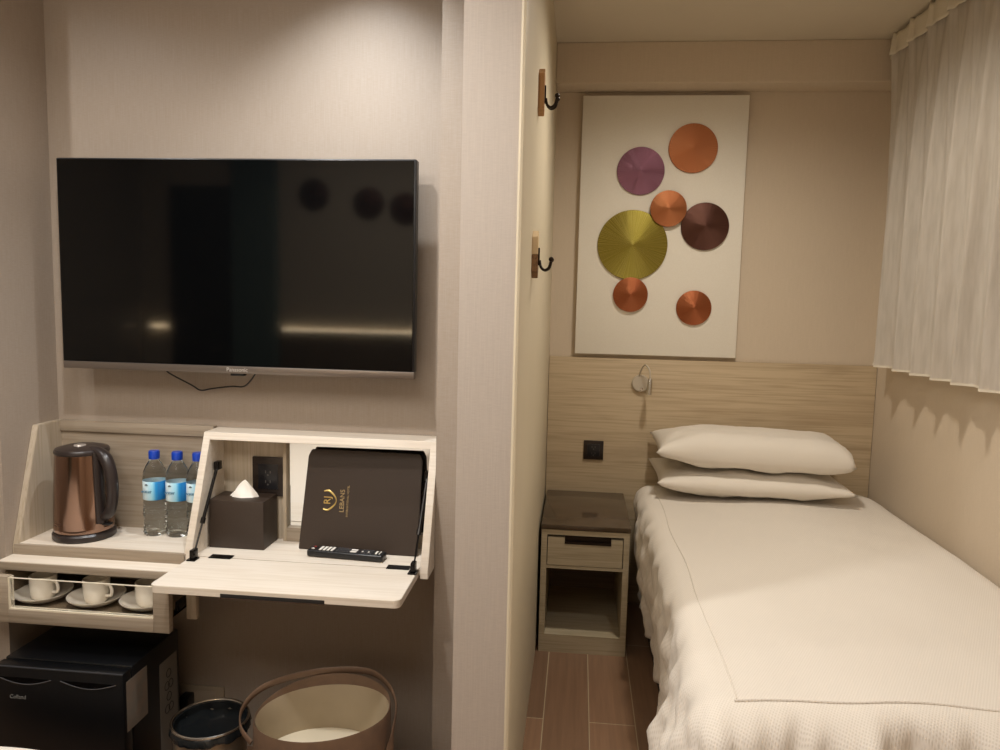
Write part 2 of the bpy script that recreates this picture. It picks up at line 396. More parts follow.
# sockets
def socket(name, x, y, z, w, h, label, cat='socket', plate='#2c221c', insert='#17161a', holes=True, group=None):
    s = thing(name, (x, y, z-h/2), label, cat, group)
    obj('plate', B(x-w/2, x+w/2, y-.008, y, z-h/2, z+h/2, bev=.002), mat(name+'_plate', plate, .35, .2), s)
    ins = obj('insert', B(x-w*.32, x+w*.32, y-.0095, y-.007, z-h*.32, z+h*.32, bev=.001), mat(name+'_insert', insert, .3), s)
    if holes:
        bm = bmesh.new()
        for dz in (-.014, .014):
            for dx in (-.007, .007): box(bm, x+dx-.001, x+dx+.001, y-.0099, y-.0094, z+dz-.004, z+dz+.004)
            lathe(bm, [(.0025, 0), (.0025, .0005)], (x, y-.0094, z+dz-.009), 10, 'Y')
        obj('holes', bm, mat(name+'_holes', '#5a5550', .4), ins)
    return s
socket('power_socket', -.883, 2.09, .845, .095, .115, 'dark brown power socket inside the fold-down desk cabinet, behind the tissue box')
socket('power_socket', .082, 3.398, .703, .088, .086, 'square dark brown power socket on the headboard above the nightstand')
s = socket('power_socket', -1.105, 2.1, .142, .145, .085, 'beige double power socket low on the wall behind the waste bin', plate='#a89a86', insert='#a09280', holes=False)
obj('plug', B(-1.155, -1.125, 2.055, 2.093, .12, .165, bev=.004), M['black'], s)

# ------------------------------------------------------------------ kettle
K = (-1.393, 1.992, .67)
M['copper'] = mat('rose_gold_steel', '#94796a', .15, 1)
_m = M['copper']; _m.node_tree.nodes['Principled BSDF'].inputs['Anisotropic'].default_value = .4
M['kblack'] = mat('kettle_plastic', '#2a2220', .32)
k = thing('electric_kettle', K, 'rose gold steel electric kettle with a dark handle on the open tray', 'kettle')
obj('base', lathe(bmesh.new(), [(.079, 0), (.0825, .004), (.0825, .016), (.078, .021), (.0, .021)], K, 48), M['kblack'], k)
obj('body', lathe(bmesh.new(), [(.0, .0215), (.076, .022), (.0785, .026), (.0785, .036), (.0770, .09), (.0735, .17), (.0700, .238), (.0695, .243)], K, 64), M['copper'], k)
obj('lid', lathe(bmesh.new(), [(.0700, .2432), (.0715, .246), (.0715, .251), (.068, .257), (.045, .2635), (.0, .266)], K, 48), M['kblack'], k)
obj('lid_window', lathe(bmesh.new(), [(.017, .264), (.015, .2675), (.0, .268)], (K[0]+.002, K[1]-.012, K[2]), 24), mat('lid_window', '#b9b0a8', .15, .5), k)
hx = K[0]
bm = tube(bmesh.new(), [(hx+.03, K[1]-.012, K[2]+.254), (hx+.062, K[1]-.022, K[2]+.252), (hx+.094, K[1]-.032, K[2]+.232), (hx+.112, K[1]-.038, K[2]+.18), (hx+.112, K[1]-.038, K[2]+.12), (hx+.100, K[1]-.036, K[2]+.082), (hx+.074, K[1]-.028, K[2]+.066)], [.011, .014, .0165, .0155, .0145, .014, .012], 14, flat=1.1)
hd = obj('handle', bm, M['kblack'], k)
bm = bmesh.new(); tube(bm, [(hx+.062, K[1]-.024, K[2]+.25), (hx+.065, K[1]-.026, K[2]+.15), (hx+.071, K[1]-.028, K[2]+.05)], .014, 12, flat=1.3)
obj('handle_spine', bm, M['kblack'], hd)
obj('switch', B(hx+.075, hx+.1, K[1]-.036, K[1]-.018, K[2]+.044, K[2]+.052, bev=.003), M['black'], k)
text('logo', 'RUSSELL', .007, mat('kettle_mark', '#5a4032', .4, .5), Matrix.Translation((-.035, -.0685, .055)) @ Matrix.Rotation(-.47, 4, 'Z') @ FRONT, k, depth=.0003) if False else None
bm = bmesh.new()
for zz, ln in ((.052, .5), (.045, .38)):
    for i in range(8):
        a0 = -PI/2-.62+i*ln/8; a1 = a0+ln/8*.95; R_ = .0783
        pts = [(K[0]+math.cos(a)*rr, K[1]+math.sin(a)*rr) for a, rr in ((a0, R_), (a1, R_), (a1, R_+.0004), (a0, R_+.0004))]
        prism(bm, pts, 'Z', K[2]+zz, K[2]+zz+.0016)
obj('printed_mark', bm, mat('kettle_mark', '#5a4032', .4, .5), k, smooth=False)

# ------------------------------------------------------------------ bottles
M['pet'] = mat('clear_plastic', '#f4fbff', .04); _p = M['pet'].node_tree.nodes['Principled BSDF']; _p.inputs['Transmission Weight'].default_value = 1; _p.inputs['IOR'].default_value = 1.2
M['cap'] = mat('blue_cap', '#0f3fae', .35)
def label_mat():
    m = mat('bottle_label', '#b9dff0', .4); p = m.node_tree.nodes['Principled BSDF']
    tc = nd(m, 'ShaderNodeTexCoord'); sp = nd(m, 'ShaderNodeSeparateXYZ'); lk(m, tc.outputs['Object'], sp.inputs[0])
    mr = nd(m, 'ShaderNodeMapRange'); mr.inputs['From Min'].default_value = -.012; mr.inputs['From Max'].default_value = .03; lk(m, sp.outputs['X'], mr.inputs['Value'])
    r = nd(m, 'ShaderNodeValToRGB'); e = r.color_ramp.elements; e[0].color = lin('#d9ecf2'); e[0].position = .0; e[1].color = lin('#1573b4'); e[1].position = .85
    x = e.new(.55); x.color = lin('#8ccbe4'); x = e.new(.72); x.color = lin('#1f8cc8')
    lk(m, mr.outputs[0], r.inputs[0])
    m2 = nd(m, 'ShaderNodeMapRange'); m2.inputs['From Min'].default_value = .022; m2.inputs['From Max'].default_value = .006; lk(m, sp.outputs['Z'], m2.inputs['Value'])
    n = nd(m, 'ShaderNodeTexNoise'); n.inputs['Scale'].default_value = 130; lk(m, tc.outputs['Object'], n.inputs['Vector'])
    mu = nd(m, 'ShaderNodeMath', operation='MULTIPLY'); lk(m, m2.outputs[0], mu.inputs[0]); lk(m, n.outputs[0], mu.inputs[1])
    mx = nd(m, 'ShaderNodeMix', data_type='RGBA'); mx.inputs['B'].default_value = lin('#b05868'); lk(m, mu.outputs[0], mx.inputs['Factor']); lk(m, r.outputs[0], mx.inputs['A'])
    lk(m, mx.outputs['Result'], p.inputs['Base Color']); return m
M['label'] = label_mat()
def bottle_proto(loc, label):
    b = thing('water_bottle', loc, label, 'water bottle', 'bottled water on the tray')
    prof = [(.0, .004), (.018, .003), (.028, 0), (.031, .004)]
    for i in range(9):
        z = .010+i*.0105; prof += [(.0325, z), (.0305, z+.005)]
    prof += [(.0315, .105), (.0315, .162), (.0328, .166), (.0322, .174), (.0285, .190), (.021, .207), (.0145, .216), (.0125, .220), (.0125, .230)]
    bm = lathe(bmesh.new(), prof, loc, 32)
    for v in bm.verts:                                  # crumpled grip ribs
        z = v.co.z-loc[2]
        if .01 < z < .1:
            d = Vector((v.co.x-loc[0], v.co.y-loc[1], 0)); a = math.atan2(d.y, d.x)
            v.co += d*.045*math.sin(5*a+z*130)
    obj('bottle_body', bm, M['pet'], b)
    obj('cap', lathe(bmesh.new(), [(.0148, .222), (.0152, .224), (.0152, .242), (.0135, .2455), (.0, .2458)], loc, 28), M['cap'], b)
    bm = lathe(bmesh.new(), [(.0322, .106), (.0328, .107), (.0328, .159), (.0322, .160)], loc, 40, closed=True)
    lb = obj('label_sleeve', bm, M['label'], b)
    text('lettering', 'water', .0135, mat('label_ink', '#3d6f8c', .5), Matrix.Translation((-.007, -.0331, .132)) @ FRONT, lb)
    bm = prism(bmesh.new(), [(loc[0]-.012, loc[2]+.150), (loc[0]-.002, loc[2]+.150), (loc[0]-.005, loc[2]+.1535), (loc[0]-.009, loc[2]+.1535)], 'Y', loc[1]-.0334, loc[1]-.0327)
    obj('mark', bm, mat('label_mark', '#23303a', .5), lb, smooth=False)
    return b
b0 = bottle_proto((-1.208, 2.044, .67), 'blue-capped water bottle nearest the kettle')
for x, lb in ((-1.138, 'blue-capped water bottle in the middle of the three'), (-1.0755, 'blue-capped water bottle partly hidden behind the cabinet side')):
    c = copy_tree(b0); c.location.x = x; c['label'] = lb

# ------------------------------------------------------------------ cups and saucers in the drawer
M['china'] = mat('white_china', '#e6ddcd', .18)
def saucer(loc, label):
    bm = lathe(bmesh.new(), [(.0, .003), (.03, .003), (.034, .0), (.038, .003), (.058, .010), (.071, .021), (.0735, .024), (.0735, .0265), (.070, .025), (.056, .0145), (.036, .0075), (.0, .0065)], loc, 48)
    return tag(obj('saucer', bm, M['china'], loc=loc), label, 'saucer', 'saucers in the drawer')
def cup(loc, label):
    c = thing('coffee_cup', loc, label, 'cup', 'coffee cups in the drawer')
    obj('cup_body', lathe(bmesh.new(), [(.0, .002), (.024, .001), (.0265, 0), (.0300, .004), (.0325, .014), (.0335, .034), (.0340, .056), (.0345, .062), (.0330, .063), (.0322, .056), (.0315, .034), (.030, .016), (.025, .007), (.0, .006)], loc, 48), M['china'], c)
    x, y, z = loc
    obj('cup_handle', tube(bmesh.new(), [(x+.031, y-.006, z+.047), (x+.046, y-.011, z+.05), (x+.054, y-.014, z+.037), (x+.049, y-.012, z+.022), (x+.0295, y-.006, z+.018)], .0043, 10), M['china'], c)
    return c
sz = .519
s0 = saucer((-1.447, 1.887, sz), 'white saucer under the leftmost cup in the drawer')
c0 = cup((-1.447, 1.887, sz+.0075), 'white coffee cup at the left end of the drawer')
for x, y, a, b in ((-1.29, 1.886, 'white saucer under the middle cup in the drawer', 'white coffee cup in the middle of the drawer, tallest in view'),
                   (-1.14, 1.887, 'white saucer partly hidden at the right end of the drawer', 'white coffee cup at the right end of the drawer, handle hidden')):
    q = s0.copy(); C.objects.link(q); q.location = (x, y, sz); q['label'] = a
    q = copy_tree(c0); q.location = (x, y, sz+.0075); q['label'] = b

# ------------------------------------------------------------------ tissue box
tx0, tx1, ty0, ty1, tz = -1.014, -.855, 1.982, 2.08, .66
M['leather'] = noisy('dark_brown_leather', '#2e2219', '#35281e', (300, 300, 300), rough=.5, bump=.15, bdist=.0005)
tb = thing('tissue_box', ((tx0+tx1)/2, (ty0+ty1)/2, tz), 'square dark brown leather tissue box inside the desk cabinet', 'tissue box')
obj('case', B(tx0, tx1, ty0, ty1, tz, tz+.137, bev=.002), M['leather'], tb)
bm = bmesh.new(); n = 28; cx_, cy_ = (tx0+tx1)/2, (ty0+ty1)/2+.002
rings = []
for j in range(9):
    h = j/8; ring = []
    for i in range(n):
        a = 2*PI*i/n; r = (1-h)**.8*(.036*(1+.10*math.sin(3*a+h*4)+.06*math.sin(7*a)))+.0015
        ring.append(bm.verts.new((cx_+r*math.cos(a)*1.05+.004*h, cy_+r*math.sin(a)*.45, tz+.137+.048*h)))
    rings.append(ring)
for a, b in zip(rings, rings[1:]):
    for i in range(n): bm.faces.new((a[i], a[(i+1) % n], b[(i+1) % n], b[i]))
bm.faces.new(rings[-1])
obj('tissue', bm, mat('tissue_paper', '#f2ece2', .8), tb, ang=60)

# ------------------------------------------------------------------ folder leaning on the mirror
fo = thing('hotel_folder', (-.600, 2.006, .6605), 'large dark brown leather folder with a gold crest leaning on the mirror', 'folder', rot=(math.radians(-11), 0, math.radians(-1.5)))
bm = bmesh.new(); prism(bm, [(-.166, 0), (.176, 0), (.176, .262), (.168, .281), (-.146, .281), (-.155, .262)], 'Y', 0, .006, bev=.0018)
obj('front_cover', bm, M['leather'], fo, world=False)
bm = bmesh.new(); prism(bm, [(-.164, 0.001), (.174, 0.001), (.174, .262), (.166, .277), (-.144, .277), (-.153, .262)], 'Y', .0095, .0155, bev=.0018)
obj('back_cover', bm, M['leather'], fo, world=False)
bm = box(bmesh.new(), -.142, .15, .006, .0095, .004, .246)
obj('pages', bm, mat('pages', '#4a3d31', .7), fo, world=False, smooth=False)
M['gold'] = mat('gold_foil', '#cdb06a', .35, .6)
cov = [q for q in bpy.data.objects if q.parent == fo and q.name.startswith('front_cover')][0]
RL = Matrix.Rotation(PI/2, 4, 'Y')       # text running upwards
def fm(x, z): return Matrix.Translation((x, -.0006, z)) @ Matrix.Rotation(-PI/2, 4, 'Y') @ FRONT
text('monogram', 'RJ', .028, M['gold'], fm(-.090, .140), cov)
bm = bmesh.new()
for s in (-1, 1):
    arc = [(-.101, .140+s*.025), (-.088, .140+s*.027), (-.076, .140+s*.019), (-.067, .140+s*.009), (-.064, .140)]
    tube(bm, [(a, -.0008, b) for a, b in arc], [.0018, .0030, .0028, .0020, .0012], 6)
obj('wreath', bm, M['gold'], cov, world=False)
M['gold2'] = mat('dull_gold_foil', '#b39c70', .4, .4)
text('hotel_lettering', 'LEBANS', .0185, M['gold2'], fm(-.047, .140), cov)
text('small_lettering', 'INTERNATIONAL HOTEL', .0078, M['gold2'], fm(-.031, .140), cov)

# ------------------------------------------------------------------ remote control
rc = thing('remote_control', (-.612, 1.966, .6605), 'long black remote control with white keys lying before the folder', 'remote control', rot=(0, 0, math.radians(-4)))
obj('case', box(bmesh.new(), -.108, .108, -.021, .021, .001, .019, bev=.005, seg=3), M['black'], rc, world=False)
rcc = [q for q in bpy.data.objects if q.parent == rc][0]
M['wkey'] = mat('white_key', '#e8e2d8', .4); M['gkey'] = mat('grey_key', '#4b4a4c', .4)
keys = [('r', -.094, .009, .007, .004)] + [('w', -.095, -.006, .007, .004)]
for i in range(4): keys.append(('w', -.072+i*.011, 0, .0065, .028))
for i in range(5):
    for j in (-.012, 0, .012): keys.append(('g', -.024+i*.0075, j, .0045, .006))
keys += [('w', .022, .006, .018, .008), ('w', .022, -.008, .018, .007)]
for i in range(4):
    for j in (-.012, 0, .012): keys.append(('g' if (i+j*80) % 2 else 'w', .046+i*.0085, j, .0045, .005))
keys += [('w', .086, 0, .005, .02), ('w', .096, 0, .003, .02)]
for i, (c_, x, y, a, b) in enumerate(keys):
    obj('key', box(bmesh.new(), x-a/2, x+a/2, y-b/2, y+b/2, .0185, .0206), {'w': M['wkey'], 'g': M['gkey'], 'r': mat('red_key', '#9a4038', .4)}[c_], rcc, world=False, smooth=False)

# ------------------------------------------------------------------ minibar fridge
fx0, fx1, fy0, fy1, fz = -1.475, -1.12, 1.73, 2.0, .408
M['fridge'] = mat('fridge_black', '#0b0c0e', .3)
fr = thing('minibar_fridge', ((fx0+fx1)/2, (fy0+fy1)/2, 0), 'black minibar fridge standing on the floor under the cup drawer', 'fridge')
obj('cabinet', B(fx0, fx1, fy0+.04, fy1, .012, fz, bev=.006), M['fridge'], fr)
dz = fz-.002
dd = obj('door', B(fx0, fx1, fy0, fy0+.037, .02, dz, bev=.006), M['fridge'], fr)
obj('top_trim', B(fx0+.002, fx1-.002, fy0-.001, fy0+.002, dz-.004, dz-.001), mat('fridge_trim', '#55565a', .3, .5), dd)
for cx_ in (fx0+.085, fx1-.095):
    bm = bmesh.new(); N = 14
    up = []; lo = []
    for i in range(N+1):
        u = i/N*2-1; x = cx_+u*.075
        up.append((x, dz-.030)); lo.append((x, dz-.030-.016*math.cos(u*PI/2)-.0005))
    prism(bm, up+lo[::-1], 'Y', fy0-.0012, fy0+.002)
    gp = obj('grip_recess', bm, mat('grip_dark', '#040405', .25), dd, smooth=False)
    bm = bmesh.new(); tube(bm, [(x, fy0-.0015, z) for x, z in lo], .0012, 6)
    obj('grip_lip', bm, mat('grip_edge', '#6b6c70', .25, .6), gp)
text('brand_lettering', 'Colland', .0145, mat('fridge_logo', '#8f8d88', .35, .4), Matrix.Translation((-.112, fy0-.001-(fy0+fy1)/2, dz-.083)) @ FRONT, dd)
M['sticker'] = noisy('sticker_paper', '#6c665c', '#7a6a5c', (30, 30, 30), rough=.5)
obj('energy_sticker', B(fx1, fx1+.0006, fy0+.012, fy0+.105, fz-.165, fz-.03), M['sticker'], fr, smooth=False)
st = obj('tall_sticker', B(fx1, fx1+.0006, fy0+.165, fy0+.255, fz-.36, fz-.06), mat('sticker_grey', '#77726a', .5), fr, smooth=False)
bm = bmesh.new()
for i in range(4):
    zc = fz-.105-i*.034
    for yy in (-.012, .012):
        for q in range(10):
            a = q/10*2*PI; a2 = (q+1)/10*2*PI; yc = fy0+.21+yy*.8*(i % 2)
            tube(bm, [(fx1+.001, yc+.012*math.cos(a), zc+.012*math.sin(a)), (fx1+.001, yc+.012*math.cos(a2), zc+.012*math.sin(a2))], .0012, 4, smooth=False)
obj('symbols', bm, mat('sticker_ink', '#2b2926', .6), st, smooth=False)
for a in (fx0+.04, fx1-.04):
    for b in (fy0+.07, fy1-.04): obj('foot', lathe(bmesh.new(), [(.014, 0), (.014, .013)], (a, b, 0), 14), M['black'], fr)

# ------------------------------------------------------------------ waste bin
bx, by, bz_, br_ = -.892, 1.735, .30, .092
wb = thing('waste_bin', (bx, by, 0), 'round waste bin with a chrome rim and black liner beside the fridge', 'waste bin')
bm = lathe(bmesh.new(), [(.0, .002), (.074, .002), (.076, 0), (.079, .004), (br_-.002, bz_-.004), (br_-.004, bz_-.004), (.074, .008), (.0, .008)], (bx, by, 0), 48)
obj('bin_body', bm, mat('bin_steel', '#a39b8c', .3, .7), wb)
bm = bmesh.new(); ring = [(bx+br_*math.cos(a*PI/24), by+br_*math.sin(a*PI/24), bz_+.005) for a in range(49)]
tube(bm, ring, .0036, 8, smooth=False)
obj('rim', bm, M['steel'], wb)
bm = lathe(bmesh.new(), [(.0, .03), (.05, .035), (.072, .10), (.080, .20), (.086, .27), (br_-.006, bz_+.001), (br_-.001, bz_+.003), (br_+.004, bz_-.001), (br_+.005, bz_-.018)], (bx, by, 0), 96)
for v in bm.verts:
    d = Vector((v.co.x-bx, v.co.y-by, 0)); a = math.atan2(d.y, d.x)
    if v.co.z < bz_-.01 and d.length < br_: v.co += d*.05*noise.noise(Vector((math.cos(a)*5, math.sin(a)*5, v.co.z*16)))
    elif v.co.z < bz_-.01:
        v.co.z += .012*noise.noise(Vector((math.cos(a)*2.2, math.sin(a)*2.2, 1)))-.0; v.co += d*.05*noise.noise(Vector((math.cos(a)*7, math.sin(a)*7, 4)))
ln = obj('liner', bm, mat('black_liner', '#15181a', .16), wb, ang=60)

# ------------------------------------------------------------------ leather tote basket
M['tote'] = noisy('brown_leatherette', '#6f5744', '#665040', (40, 40, 40), rough=.5, bump=.1)
M['lining'] = noisy('shaded_cream_lining', '#a3937a', '#9b8b71', (8, 8, 8), rough=.7)  # cream darkened, the shade inside the basket is put into the colour
tx, ty = -.588, 1.70
bk = thing('tote_basket', (tx, ty, 0), 'brown leather oval basket with cream lining and a strap under the folding front', 'basket')
RXb, RYb = .162, .135
def tote_ring(bm, s, z, tilt=0, lift=0, n=48):
    out = []
    for i in range(n):
        a = 2*PI*i/n; c_, s_ = math.cos(a), math.sin(a)
        zz = z+tilt*c_+lift*max(0, s_)**1.2
        out.append(bm.verts.new((tx+RXb*s*c_, ty+RYb*s*s_, zz)))
    return out
def stitch(bm, rings, cap0=False, cap1=False):
    for a, b in zip(rings, rings[1:]):
        n = len(a)
        for i in range(n): bm.faces.new((a[i], a[(i+1) % n], b[(i+1) % n], b[i]))
    if cap0: bm.faces.new(rings[0][::-1])
    if cap1: bm.faces.new(rings[-1])
    bmesh.ops.recalc_face_normals(bm, faces=bm.faces)
    return bm
bm = bmesh.new(); R_ = [tote_ring(bm, 1.06, .0), tote_ring(bm, 1.1, .01), tote_ring(bm, 1.08, .15), tote_ring(bm, 1.03, .30, .004), tote_ring(bm, 1.02, .365, .012, .022), tote_ring(bm, 1.01, .372, .012, .024), tote_ring(bm, .995, .368, .012, .022), tote_ring(bm, .985, .34, .01, .02)]
obj('outer_shell', stitch(bm, R_, True), M['tote'], bk, ang=60)
bm = bmesh.new(); R_ = [tote_ring(bm, .99, .368, .012, .0), tote_ring(bm, .975, .362, .012, .0), tote_ring(bm, .96, .32, .008), tote_ring(bm, .93, .225)]
obj('basket_floor', stitch(bmesh.new(), [], False, False) if 0 else lathe(bmesh.new(), [(.158, .250), (.150, .252), (0, .252)], (tx, ty, 0), 48, sy=.82), noisy('lit_cream_floor', '#e0d6bf', '#dad0b8', (8, 8, 8), rough=.8), bk)  # cream made lighter than the lining, painting the lit bottom
obj('lining', stitch(bm, R_, False, False), M['lining'], bk, ang=50)
bm = bmesh.new()
tube(bm, [(tx-.155, ty-.06, .31), (tx-.19, ty-.04, .335), (tx-.2, ty, .365), (tx-.165, ty+.06, .39), (tx-.06, ty+.13, .398), (tx+.06, ty+.15, .40), (tx+.13, ty+.10, .40), (tx+.174, ty+.03, .385), (tx+.178, ty-.02, .34), (tx+.172, ty-.03, .28), (tx+.178, ty-.04, .22)], .009, 8, flat=.28, up=(0, 0, 1))
obj('strap', bm, M['tote'], bk)

# ------------------------------------------------------------------ bed linen
def cloth_mat(name, c, stripe=True, rough=.85):
    m = mat(name, c, rough); p = m.node_tree.nodes['Principled BSDF']; p.inputs['Sheen Weight'].default_value = .15
    tc = nd(m, 'ShaderNodeTexCoord'); mp = nd(m, 'ShaderNodeMapping'); mp.inputs['Rotation'].default_value = (0, 0, .5)
    lk(m, tc.outputs['Object'], mp.inputs[0])
    wv = nd(m, 'ShaderNodeTexWave'); wv.inputs['Scale'].default_value = 60; wv.bands_direction = 'X'; lk(m, mp.outputs[0], wv.inputs['Vector'])
    wv2 = nd(m, 'ShaderNodeTexWave'); wv2.inputs['Scale'].default_value = 60; wv2.bands_direction = 'Y'; lk(m, mp.outputs[0], wv2.inputs['Vector'])
    mu = nd(m, 'ShaderNodeMath', operation='MULTIPLY'); lk(m, wv.outputs['Fac'], mu.inputs[0]); lk(m, wv2.outputs['Fac'], mu.inputs[1])
    b = nd(m, 'ShaderNodeBump'); b.inputs['Strength'].default_value = .35 if stripe else .03; b.inputs['Distance'].default_value = .0015
    lk(m, mu.outputs[0], b.inputs['Height']); lk(m, b.outputs[0], p.inputs['Normal'])
    if stripe:
        mx = nd(m, 'ShaderNodeMix', data_type='RGBA'); mx.inputs['A'].default_value = lin(c); cc = lin(c)
        mx.inputs['B'].default_value = (cc[0]*.86, cc[1]*.84, cc[2]*.8, 1); lk(m, mu.outputs[0], mx.inputs['Factor']); lk(m, mx.outputs['Result'], p.inputs['Base Color'])
    return m
M['duvet'] = cloth_mat('white_duvet_cotton', '#dfd7cc')
M['pillowc'] = cloth_mat('white_pillow_cotton', '#e0d8cc', False)
M['sheet'] = cloth_mat('white_sheet_cotton', '#d6cdbc', False)

def duvet_point(p, q, P):
    """p across, q along the cloth -> position of the draped surface. P: dict of the bed's outline"""
    xl, yf, zt, r = P['xl'], P['yf'], P['zt'], P['r']
    ox = max(0, (xl-p)*P['side']); oy = max(0, yf-q if P['foot'] < 0 else q-yf)
    d = math.hypot(ox, oy)
    n1 = noise.noise(Vector((p*3.1, q*2.3, 1.7+P['seed'])))
    n2 = noise.noise(Vector((p*9, q*7, 4.2+P['seed'])))
    z0 = zt+.012*n1+.003*n2
    if P.get('wallx') is not None:                       # rounds off against the wall
        e = (P['wallx']-p)
        if e < .10: z0 -= .06*(1-e/.10)**2
    if P.get('head') is not None and q > P['head']-.06: z0 -= .05*((q-P['head']+.06)/.06)**2
    if d < 1e-6: return Vector((p, q, z0))
    dx, dy = -ox/d*P['side'], (-oy/d if P['foot'] < 0 else oy/d)
    bx = min(max(p, xl) if P['side'] > 0 else min(p, xl), 99); by_ = max(q, yf) if P['foot'] < 0 else min(q, yf)
    if d < r*PI/2:
        a = d/r; h, drop = r*math.sin(a), r*(1-math.cos(a))
    else: h, drop = r, r+(d-r*PI/2)
    ang = (q if ox > oy else p)
    k = min(1, drop/(.2 if ox > oy else .06))
    fold = .5*noise.noise(Vector((ang*10, drop*1.5, 2+P['seed'])))+.32*noise.noise(Vector((ang*23+drop*4, drop*3, 5+P['seed'])))
    wob = P['foldamp']*k*fold
    wob += .020*min(1, drop/.08)*noise.noise(Vector((p*15, (q if ox > oy else p)*17+drop*9, drop*7)))
    if ox > 0 and oy > 0: wob += .03*k
    tuck = 0
    if P.get('tuck') and drop > .1: tuck = -P['tuck']*(drop-.1)*max(0, min(1, (q-1.75)/.4))
    flare = P.get('flare', 0)*drop*max(0, min(1, (1.9-q)/.4))
    h += wob+tuck+flare
    return Vector((bx+dx*h, by_+dy*h, max(P['zmin'], z0-drop)))

def duvet(name, P, p0, p1, q0, q1, m, parent, nx, ny):
    bm = bmesh.new(); g = []
    for j in range(ny+1):
        g.append([bm.verts.new(duvet_point(p0+(p1-p0)*i/nx, q0+(q1-q0)*j/ny, P)) for i in range(nx+1)])
    for j in range(ny):
        for i in range(nx): bm.faces.new((g[j][i], g[j][i+1], g[j+1][i+1], g[j+1][i]))
    bmesh.ops.recalc_face_normals(bm, faces=bm.faces)
    o = obj(name, bm, m, parent, ang=180)
    sd = o.modifiers.new('thick', 'SOLIDIFY'); sd.thickness = .012; sd.offset = -1
    return o

bed = thing('single_bed', (.77, 2.42, 0), 'single bed in the alcove with a white textured duvet', 'bed')
obj('bed_base', B(.32, 1.26, 1.52, 3.38, .0, .30, bev=.01), mat('bed_base_fabric', '#2b221b', .8), bed)
obj('mattress', B(.29, 1.262, 1.49, 3.385, .30, .565, bev=.04, seg=4), M['sheet'], bed)
BP = dict(xl=.315, yf=1.49, zt=.600, r=.055, side=1, foot=-1, wallx=1.27, head=3.25, seed=0, foldamp=.10, tuck=.10, flare=.28, zmin=.05)
dv = duvet('duvet', BP, .315-.50, 1.268, 1.50-.50, 3.18, M['duvet'], bed, 110, 150)
def pipe_on(pts, r, name):
    bm = bmesh.new(); tube(bm, [duvet_point(p, q, BP)+Vector((0, 0, .0015)) for p, q in pts], r, 6, smooth=False)
    obj(name, bm, M['duvet'], dv)
pipe_on([(.33+.94*i/60, 1.474+.045*(i/60)+.003*math.sin(i*.3)) for i in range(61)], .0026, 'piping')
pipe_on([(.335+.004*math.sin(i*.25), 1.478+1.70*i/70) for i in range(71)], .0018, 'piping')

def pillow(name, loc, a, b, h, rot, label, seed, lean=0, h2=.55, blunt=False):
    """a,b half sizes, h half thickness; pinched corners"""
    bm = bmesh.new(); n = 44; layers = []
    for side in (1, -1):
        g = []
        for j in range(n+1):
            row = []
            for i in range(n+1):
                u, v = i/n*2-1, j/n*2-1
                ex = 1-.055*(1-abs(v)**2.2); ey = 1-.075*(1-abs(u)**2.2)
                th = max(0, (1-abs(u)**3.6)*(1-abs(v)**3.4))**.5
                if blunt:
                    th = max(0, (1-abs(u)**(7 if u > 0 else 3.2))*(1-abs(v)**(6 if v < 0 else 3.4)))**.5
                    if u > 0: ex = 1-.05*abs(v)**4
                wr = noise.noise(Vector((u*3+seed, v*2.4, side)))*.010+noise.noise(Vector((u*10+seed, v*4, side*2)))*.0035
                edge = min(1, (1-max(abs(u), abs(v)))*6)
                z = side*th*h*(1 if side > 0 else h2)+wr*edge
                z += .02*(abs(u)*abs(v))**3*(1 if u < 0 else .2)
                row.append((a*u*ex, b*v*ey, z))
            g.append(row)
        layers.append(g)
    V0 = [[bm.verts.new(c) for c in row] for row in layers[0]]
    V1 = [[V0[j][i] if i in (0, n) or j in (0, n) else bm.verts.new(layers[1][j][i]) for i in range(n+1)] for j in range(n+1)]
    for V in (V0, V1):
        for j in range(n):
            for i in range(n):
                try: bm.faces.new((V[j][i], V[j][i+1], V[j+1][i+1], V[j+1][i]))
                except ValueError: pass
    bmesh.ops.recalc_face_normals(bm, faces=bm.faces)
    o = obj(name, bm, M['pillowc'], loc=(0, 0, 0), ang=180)
    o.location = loc; o.rotation_euler = rot
    return tag(o, label, 'pillow', 'pillows stacked at the head of the single bed')
pillow('pillow', (.702, 3.165, .657), .38, .2, .054, (math.radians(2), 0, 0), 'white pillow at the bottom of the stack on the single bed', 3, h2=.9)
pillow('pillow', (.704, 3.165, .768), .385, .195, .092, (math.radians(2), math.radians(1), math.radians(-1.5)), 'plump white pillow lying on top of the other pillow', 8, h2=.5, blunt=True)

# second bed, only its foot shows at the bottom left
bed2 = thing('bed', (-1.5, .25, 0), 'white bed whose rounded foot corner shows at the bottom left edge', 'bed')
obj('bed_base', B(-2.15, -.87, -.7, 1.2, .0, .26, bev=.01), mat('bed_base_fabric', '#2b221b', .8), bed2)
obj('mattress', B(-2.17, -.89, -.72, 1.245, .26, .462, bev=.04, seg=4), M['sheet'], bed2)
P2 = dict(xl=-.90, yf=1.245, zt=.500, r=.06, side=-1, foot=1, seed=7, foldamp=.03, zmin=.05)
def P2pt(p, q): return duvet_point(p, q, P2)
dv2 = duvet('duvet', P2, -2.16, -.90+.35, -.72, 1.245+.35, M['duvet'], bed2, 70, 80)

